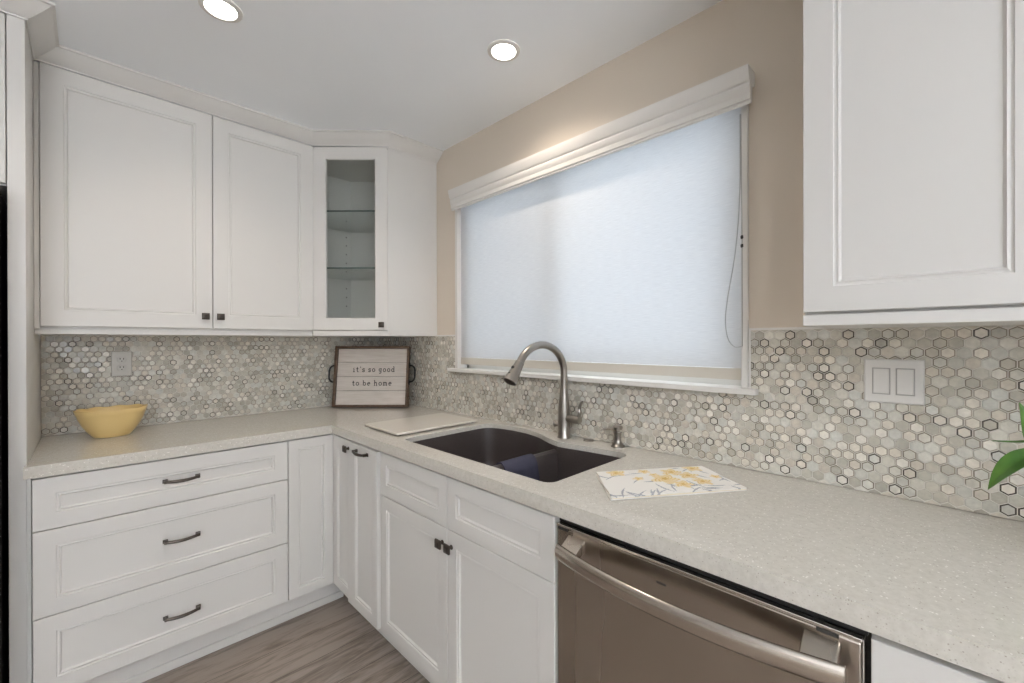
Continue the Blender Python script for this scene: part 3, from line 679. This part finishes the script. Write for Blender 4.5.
# crown moulding along the tops of panel and cabinets
PROF = [(0.0, 2.3815), (0.004, 2.3815), (0.005, 2.386), (0.014, 2.390), (0.034, 2.404), (0.056, 2.422), (0.062, 2.428), (0.070, 2.4285), (0.070, 2.4365), (0.0, 2.4365)]
path = [(-2.60, -0.6030), (-1.6258, -0.6030), (-1.6258, -0.3280), (-0.6125, -0.3280), (-0.3200, -0.6045), (-0.0006, -0.6045)]
mb = MB(); sweep(mb, path, PROF)
tag(mb.build('crown_moulding', M_CAB, None, 0, 25), 'white crown moulding between the tops of the cabinets and the ceiling, left of window', 'moulding')
mb = MB(); sweep(mb, [(-0.0006, -2.5080), (-0.3280, -2.5080), (-0.3280, -3.30)], PROF)
tag(mb.build('crown_moulding', M_CAB, None, 0, 25), 'white crown moulding along the top of the upper right wall cabinet', 'moulding')

# ------------------------------------------------------------------ window valance, roller shade
VP = [(0.0, 2.105), (0.026, 2.100), (0.034, 2.044), (0.046, 2.040), (0.050, 2.043), (0.050, 2.049), (0.056, 2.052), (0.056, 2.070), (0.061, 2.078), (0.064, 2.090), (0.064, 2.094), (0.061, 2.097), (0.061, 2.101), (0.066, 2.104), (0.071, 2.112), (0.077, 2.132), (0.080, 2.142), (0.080, 2.147), (0.0, 2.147)]
mb = MB(); mb.loft([[(-0.0165-o_*0.80, y, z) for o_, z in VP] for y in (-0.824, -2.3235)])
tag(mb.build('window_valance', M_TRIM, None, 0, 20), 'white moulded valance box along the top of the window', 'valance')
t = thing('roller_shade', 'pale woven roller shade pulled down over the kitchen window', 'roller shade', (0.012, -1.55, 1.19))
m_ = MB(); m_.box(-0.0006, 0.0006, 0.729, -0.731, 0.041, 0.945); m_.build('fabric', M_BLIND, t, smooth=0)
m_ = MB(); m_.box(-0.003, 0.003, 0.729, -0.731, 0.003, 0.0405); m_.build('hem_bar', M_HEM, t, 0.001)
m_ = MB(); m_.lathe([(0.018, 0), (0.018, 1.42)], 18); m_.v = [(z_+0.0, 0.708-q, 0.945+0.008+x_) for x_, z_, q in [(a_, b_, c_) for a_, b_, c_ in m_.v]]; m_.build('roller_tube', M_TRIM, t, 0, 40)
m_ = MB()
cp = [(-0.050, -0.738, 0.835), (-0.050, -0.737, 0.60), (-0.050, -0.725, 0.42), (-0.050, -0.700, 0.26), (-0.050, -0.694, 0.19), (-0.050, -0.702, 0.135), (-0.050, -0.722, 0.110), (-0.046, -0.742, 0.112)]
m_.tube(catmull(cp, 6), 0.0015, 6)
m_.tube([(-0.050, -0.740, 0.835), (-0.048, -0.7425, 0.44), (-0.046, -0.742, 0.112)], 0.0016, 6)
m_.build('cord', M_CORD, t, 0, 60)
m_ = MB()
for z in (0.452, 0.425): m_.lathe([(0.001, z-0.006), (0.004, z-0.004), (0.004, z+0.004), (0.001, z+0.006)], 8, 0, (-0.049, -0.7425, 0))
m_.build('cord_stop', M_DARKSLOT, t, 0, 40)

# ------------------------------------------------------------------ recessed ceiling lights
def downlight(x, y, label, grp=None, watts=14):
    t_ = thing('recessed_light', label, 'ceiling light', (x, y, ZC), 0, grp)
    m1 = MB(); m1.lathe([(0.046, -0.002), (0.047, -0.007), (0.052, -0.008), (0.062, -0.004), (0.063, -0.0004)], 36, 0, (0, 0, 0), False, False); m1.build('trim_ring', M_TRIM, t_, 0, 40)
    m2 = MB(); m2.lathe([(0.0465, -0.0015), (0.0465, -0.0035)], 36); m2.build('lens', M_EMIT, t_, 0, 40)
    l = bpy.data.lights.new('downlight_beam', 'SPOT'); l.energy = watts; l.color = (1.0, 0.87, 0.74); l.spot_size = R(146); l.spot_blend = 0.85; l.shadow_soft_size = 0.045
    o_ = bpy.data.objects.new('downlight_beam', l); C.objects.link(o_); o_.parent = t_; o_.location = (0, 0, -0.012)
downlight(-0.345, -1.545, 'small round recessed ceiling light in front of the window valance')
downlight(-1.163, -1.032, 'round recessed ceiling light nearer the left wall cabinets, cut by the top edge')
for x, y in ((-3.4, -3.3), (-2.0, -4.6), (-3.6, -4.6)):  # extra downlights out of view, added to brighten the room
    downlight(x, y, 'added round recessed fill light, unseen farther back in the room', 'added fill lights behind the view', 12)

# ------------------------------------------------------------------ outlet and switch
t = thing('wall_outlet', 'white duplex outlet on the back wall mosaic above the yellow bowl', 'outlet', (-1.369, -0.0080, 1.2190))
def plate(parent, w_, h_, m__=None, name='plate'):
    m_ = MB()
    def rg_(i, y_): return [(-w_/2+i, y_, -h_/2+i), (w_/2-i, y_, -h_/2+i), (w_/2-i, y_, h_/2-i), (-w_/2+i, y_, h_/2-i)]
    m_.loft([rg_(0, 0), rg_(0, -0.003), rg_(0.003, -0.006)]); return m_.build(name, m__ or M_WHITEPL, parent, 0.0008, 30)
plate(t, 0.073, 0.117, M_OUTLET)
for z in (0.0195, -0.0195):
    m_ = MB(); m_.loft([[(0.0168*math.cos(a_), -0.006, z+max(-0.0125, min(0.0125, 0.0168*math.sin(a_)))) for a_ in [2*math.pi*j/24 for j in range(24)]], [(0.0162*math.cos(a_), -0.0075, z+max(-0.012, min(0.012, 0.0162*math.sin(a_)))) for a_ in [2*math.pi*j/24 for j in range(24)]]])
    s_ = m_.build('receptacle', M_OUTLET, t, 0, 30)
    m_ = MB(); m_.box(-0.0075, -0.0045, -0.0074, -0.0078, z, z+0.008); m_.box(0.0045, 0.0075, -0.0074, -0.0078, z, z+0.007); m_.box(-0.002, 0.002, -0.0074, -0.0078, z-0.009, z-0.005); m_.build('slots', M_DARKSLOT, s_)
t = thing('light_switch', 'white double rocker light switch plate on the window wall mosaic', 'light switch', (-0.0080, -2.6425, 1.2135), WL)
plate(t, 0.117, 0.114)
for x in (-0.0232, 0.0232):
    m_ = MB(); m_.box(x-0.0182, x+0.0182, -0.0060, -0.0064, -0.0345, 0.0345); fr_ = m_.build('rocker_frame', M_GAP, t, 0.0002)
    m_ = MB(); m_.loft([[(x-0.0158, -0.0064, -0.032), (x+0.0158, -0.0064, -0.032), (x+0.0158, -0.0064, 0.032), (x-0.0158, -0.0064, 0.032)], [(x-0.0155, -0.0115, -0.0315), (x+0.0155, -0.0115, -0.0315), (x+0.0155, -0.0075, 0.0315), (x-0.0155, -0.0075, 0.0315)]])
    m_.build('rocker', M_WHITEPL, t, 0.0006)

# ------------------------------------------------------------------ cutting board
m_ = MB(); m_.box(-0.549, -0.098, -0.792, -1.098, CT+0.005, CT+0.0155)
bd = m_.build('cutting_board', M_BOARD, None, 0.003); tag(bd, 'thin pale cutting board lying on the counter left of the sink', 'cutting board')
for x in (-0.525, -0.12):
    for y in (-0.815, -1.075):
        m_ = MB(); m_.lathe([(0.008, CT+0.0003), (0.008, CT+0.0055)], 12, 0, (x, y, 0)); m_.build('rubber_foot', M_BLACK, bd, 0, 40)

# ------------------------------------------------------------------ yellow bowl
t_ = MB(); n_ = 96; rings = []
prof = [(0.0, 0.004), (0.046, 0.004), (0.050, 0.0), (0.056, 0.0), (0.063, 0.006), (0.080, 0.028), (0.095, 0.054), (0.106, 0.080), (0.1105, 0.096), (0.1130, 0.099), (0.1185, 0.118), (0.1175, 0.1205), (0.114, 0.119), (0.107, 0.098), (0.098, 0.070), (0.078, 0.034), (0.055, 0.012), (0.0, 0.010)]
for r_, z in prof:
    rg_ = []
    for j in range(n_):
        a_ = 2*math.pi*j/n_; k = max(0, (z-0.085)/0.044)
        sc = 1+0.016*k*math.cos(10*a_)
        rg_.append((max(r_, 0.0005)*sc*math.cos(a_)*1.0, max(r_, 0.0005)*sc*math.sin(a_)*0.80, z+0.0022*k*math.cos(10*a_)+0.002*k*math.cos(2*a_)))
    rings.append(rg_)
t_.loft(rings); o = t_.build('bowl', M_BOWL, None, 0, 50); o.location = (-1.408, -0.195, CT+0.0005); o.rotation_euler = (0, 0, R(8))
tag(o, 'yellow stoneware bowl with a scalloped rim on the counter by the back wall', 'bowl')

# ------------------------------------------------------------------ lettered tray leaning in the corner
SWD, SHT = 0.462, 0.377
t = thing('tray', 'brown-framed white plank tray with lettering leaning in the counter corner', 'tray', (-0.2345, -0.2357, CT+0.001), R(-45)); t.rotation_euler = (R(-9.0), 0, R(-45))
hw = SWD/2; fwid = 0.013; dep = 0.042
m_ = MB(); m_.box(-hw, hw, -dep, 0.0, 0, fwid); m_.box(-hw, hw, -dep, 0, SHT-fwid, SHT); m_.box(-hw, -hw+fwid, -dep, 0, fwid, SHT-fwid); m_.box(hw-fwid, hw, -dep, 0, fwid, SHT-fwid)
m_.build('frame', M_FRAME, t, 0.0015)
m_ = MB(); ph = (SHT-2*fwid)/4
for k in range(4): m_.box(-hw+fwid, hw-fwid, -0.014, -0.004, fwid+k*ph+0.0011, fwid+(k+1)*ph-0.0011)
pl = m_.build('plank_panel', M_WHITEWASH, t, 0.0006)
m_ = MB(); m_.box(-hw+fwid, hw-fwid, -0.004, -0.001, fwid, SHT-fwid); m_.build('backing', M_FRAME, t)
for sx in (-1, 1):
    m_ = MB(); x = sx*hw; zc = SHT*0.545; h2 = 0.052; yy = -0.02
    m_.tube(catmull([(x-sx*0.001, yy, zc-h2), (x+sx*0.020, yy, zc-h2+0.004), (x+sx*0.034, yy, zc-h2+0.022), (x+sx*0.036, yy, zc), (x+sx*0.034, yy, zc+h2-0.022), (x+sx*0.020, yy, zc+h2-0.004), (x-sx*0.001, yy, zc+h2)], 5), 0.0055, 8)
    for s2 in (-1, 1): m_.box(x, x+sx*0.004, yy-0.011, yy+0.011, zc+s2*h2-0.016, zc+s2*h2+0.016)
    m_.build('handle', M_BLKMETAL, t, 0.0006, 40)
# typewriter lettering from strokes (x-height 1)
def ell(cx, cy, rx, ry, a0, a1, n=14): return [(cx+rx*math.cos(R(a0+(a1-a0)*i/n)), cy+ry*math.sin(R(a0+(a1-a0)*i/n))) for i in range(n+1)]
GL = {
 'o': (1.0, [ell(.5, .5, .40, .44, 0, 360)]),
 'i': (.7, [[(.35, .06), (.35, .95)], [(.1, .94), (.35, .94)], [(.05, .05), (.65, .05)], [(.33, 1.32), (.37, 1.36)]]),
 't': (.8, [[(.35, 1.4), (.35, .3)] + ell(.58, .3, .23, .26, 180, 320, 8), [(.05, .94), (.7, .94)]]),
 "'": (.45, [[(.22, 1.55), (.22, 1.2)]]),
 's': (.85, [ell(.42, .72, .28, .22, 20, 270, 10) + ell(.42, .27, .30, .23, 90, -160, 10), [(.72, .72), (.72, .95)], [(.1, .05), (.1, .28)]]),
 'g': (1.0, [ell(.45, .56, .33, .38, 0, 360), [(.78, .95), (.78, -.15)] + ell(.47, -.15, .31, .27, 0, -160, 8), [(.78, .94), (.98, .94)]]),
 'd': (1.05, [ell(.45, .48, .36, .43, 0, 360), [(.81, 1.5), (.81, .05)], [(.58, 1.49), (.81, 1.49)], [(.81, .05), (1.02, .05)]]),
 'b': (1.05, [ell(.57, .48, .36, .43, 0, 360), [(.21, 1.5), (.21, .05)], [(0, 1.49), (.21, 1.49)]]),
 'e': (.95, [[(.1, .52), (.82, .52)] + ell(.47, .5, .37, .44, 0, 305, 14)]),
 'h': (1.1, [[(.22, 1.5), (.22, .05)], [(.02, 1.49), (.22, 1.49)], ell(.53, .55, .31, .38, 170, 0, 8) + [(.84, .05)], [(.03, .05), (.42, .05)], [(.66, .05), (1.04, .05)]]),
 'm': (1.35, [[(.17, .95), (.17, .05)], [(0, .94), (.17, .94)], ell(.40, .62, .23, .32, 170, 0, 7) + [(.63, .05)], ell(.86, .62, .23, .32, 170, 0, 7) + [(1.09, .05)], [(0, .05), (.34, .05)], [(.5, .05), (.76, .05)], [(.96, .05), (1.26, .05)]]),
}
def text_row(txt, width, xh, cx, zbase, y, gap=.34, space=.75, sw=.21):
    x = 0; W = []
    for word in txt.split(' '):
        S = []
        for ch in word:
            wd, st = GL[ch]
            for s_ in st: S.append([(x+a_, b_) for a_, b_ in s_])
            x += wd+gap
        W.append(S); x += space
    tot = x-gap-space; kx = width/tot
    for S in W:
        m = MB()
        for s_ in S:
            P_ = [Vector((cx-width/2+a_*kx, zbase+b_*xh)) for a_, b_ in s_]; h_ = sw*xh/2; Lf, Rt = [], []
            for i, p in enumerate(P_):
                d_ = P_[min(i+1, len(P_)-1)]-P_[max(i-1, 0)]
                if (P_[0]-P_[-1]).length < 1e-6 and i in (0, len(P_)-1): d_ = P_[1]-P_[-2]
                d_ = d_.normalized() if d_.length > 0 else Vector((1, 0)); nn = Vector((-d_.y, d_.x))*h_
                Lf.append(p+nn); Rt.append(p-nn)
            k = len(P_)
            m.add([(p.x, y, p.y) for p in Lf]+[(p.x, y, p.y) for p in Rt]+[(p.x, y+0.0006, p.y) for p in Lf]+[(p.x, y+0.0006, p.y) for p in Rt],
                  [(i, i+1, k+i+1, k+i) for i in range(k-1)]+[(2*k+i, 3*k+i, 3*k+i+1, 2*k+i+1) for i in range(k-1)]+[(i, 2*k+i, 2*k+i+1, i+1) for i in range(k-1)]+[(k+i, k+i+1, 3*k+i+1, 3*k+i) for i in range(k-1)])
        m.build('lettering', M_INK, pl, 0, 0)
iw = SWD-2*fwid
zrow = lambda k: fwid+k*ph
text_row("it's so good", iw*0.60, 0.0215, 0.008, zrow(2)+ph*0.33, -0.01455)
text_row("to be home", iw*0.565, 0.0215, 0.000, zrow(1)+ph*0.36, -0.01455)

# ------------------------------------------------------------------ folded floral dish towel
A4 = [Vector((-0.3916, -1.993, 0)), Vector((-0.543, -2.1406, 0)), Vector((-0.2219, -2.3606, 0)), Vector((-0.102, -2.196, 0))]
rf = random.Random(5)
FL = [(.16, .10, .055), (.50, .50, .075), (.72, .42, .06), (.62, .22, .06), (.86, .09, .055), (.58, .74, .05), (.40, .12, .035), (.30, .42, .03), (.93, .52, .03), (.76, .68, .05), (.45, .30, .028)]
LV = [(rf.random(), rf.random() if k_ % 3 else rf.uniform(.80, .98), rf.uniform(0, math.pi), rf.uniform(.018, .034)) for k_ in range(40)]
def towelcol(u, v):
    x, y = u*0.38, v*0.21
    for fu, fv, r_ in FL:
        dx, dy = x-fu*0.38, y-fv*0.21; d = math.hypot(dx, dy); a_ = math.atan2(dy, dx)
        rad = r_*0.50*(1+0.22*math.cos(5*a_+fu*9))
        if d < rad:
            q = d/rad
            if q < 0.25: return (0.64, 0.44, 0.16)
            return (0.80, 0.61+0.09*q, 0.30+0.20*q) if (math.sin(9*a_+d*500) > -0.55) else (0.70, 0.51, 0.22)
    for lu, lv_, an, ln in LV:
        dx, dy = x-lu*0.38, y-lv_*0.21; p_ = dx*math.cos(an)+dy*math.sin(an); q_ = -dx*math.sin(an)+dy*math.cos(an)
        q_ += 6*p_*p_
        wdt = 0.0030*(1-(p_/ln)**2)
        if abs(p_) < ln and abs(q_) < max(0.0010, wdt): return (0.40, 0.41, 0.43)
    return (0.80, 0.775, 0.73)
t = thing('dish_towel', 'folded white dish towel with yellow flowers on the counter right of the sink', 'towel', (-0.32, -2.17, CT))
def layer(z, i0, puff, seed):
    def fn(u, v):
        p = (A4[0]*(1-u)+A4[3]*u)*(1-v)+(A4[1]*(1-u)+A4[2]*u)*v
        p = p + (Vector((-0.315, -2.172, 0))-p)*i0
        return (p.x+0.32+0.002*math.sin(8*u+seed), p.y+2.17+0.002*math.sin(9*v+seed), z+0.0002*math.sin(5*u+seed)*math.sin(4*v+1)+puff*math.sin(math.pi*u)**.5*math.sin(math.pi*v)**.5)
    return fn
sheet(layer(0.0022, 0.0, 0.0, 0), 30, 18, 0.0024, lambda u, v: (0.80, 0.775, 0.73)).build('lower_fold', M_CLOTH, t, 0, 50)
sheet(layer(0.0052, 0.012, 0.0003, 1.7), 30, 18, 0.0024, lambda u, v: (0.78, 0.70, 0.55)).build('middle_fold', M_CLOTH, t, 0, 50)
sheet(layer(0.0083, 0.004, 0.0022, 3.1), 150, 90, 0.0028, towelcol).build('top_fold', M_CLOTH, t, 0, 50)

# ------------------------------------------------------------------ potted plant reaching in from the right
t = thing('potted_plant', 'green leafy plant reaching in at the right edge over the counter', 'plant', (-0.24, -3.04, CT))
m_ = MB(); m_.lathe([(0.05, 0.001), (0.055, 0.003), (0.072, 0.10), (0.078, 0.135), (0.074, 0.137), (0.068, 0.11), (0.002, 0.108)], 32); m_.build('pot', M_POT, t, 0, 35)
m_ = MB(); m_.lathe([(0.0665, 0.109), (0.06, 0.116), (0.002, 0.118)], 24); m_.build('soil', M_SOIL, t, 0, 50)
def leaf(base, tip, width, nrm, bend):
    base, tip = Vector(base), Vector(tip); ax = tip-base; ln = ax.length; ax.normalize(); nrm = Vector(nrm); nrm = (nrm-ax*nrm.dot(ax)).normalized(); sd = ax.cross(nrm)
    def fn(u, v):
        wv = width*(math.sin(math.pi*min(1, u**0.72))**0.85)*(1-0.30*u)
        s_ = (v-0.5)*2
        return base+ax*ln*u+sd*s_*wv+nrm*(bend*math.sin(math.pi*u)+abs(s_)*wv*0.32)
    return sheet(fn, 18, 8, 0.0007)
leaves = [((0.050, 0.176, 0.196), (0.040, 0.244, 0.104), 0.020, (-0.80, 0.35, 0.75), 0.014),
          ((0.047, 0.186, 0.200), (0.042, 0.203, 0.284), 0.0165, (-0.9, -0.45, 0.2), 0.006),
          ((0.045, 0.13, 0.23), (0.02, 0.10, 0.36), 0.03, (-0.9, 0.2, 0.2), 0.01), ((0.0, -0.06, 0.21), (-0.05, -0.16, 0.27), 0.03, (-0.3, 0, 0.9), 0.01), ((-0.05, 0.04, 0.2), (-0.15, 0.06, 0.2), 0.03, (0, 0, 1), 0.015)]
for i, (b_, tp, wd, nm, bd_) in enumerate(leaves):
    leaf(b_, tp, wd, nm, bd_).build('leaf', M_LEAF, t, 0, 60)
    m_ = MB(); bb = Vector(b_); m_.tube(catmull([(0.004*i-0.006, 0.004, 0.112), (bb.x*.4, bb.y*.35, 0.112+(bb.z-.112)*.7), (bb.x, bb.y, bb.z)], 6), 0.0022, 8); m_.build('stem', M_STEM, t, 0, 60)
m_ = MB(); m_.tube(catmull([(0.05, 0.172, 0.215), (0.048, 0.205, 0.206), (0.046, 0.238, 0.203)], 5), [0.0035-0.0027*i/10 for i in range(11)], 8); m_.build('leaf_bud', M_LEAF, t, 0, 60)
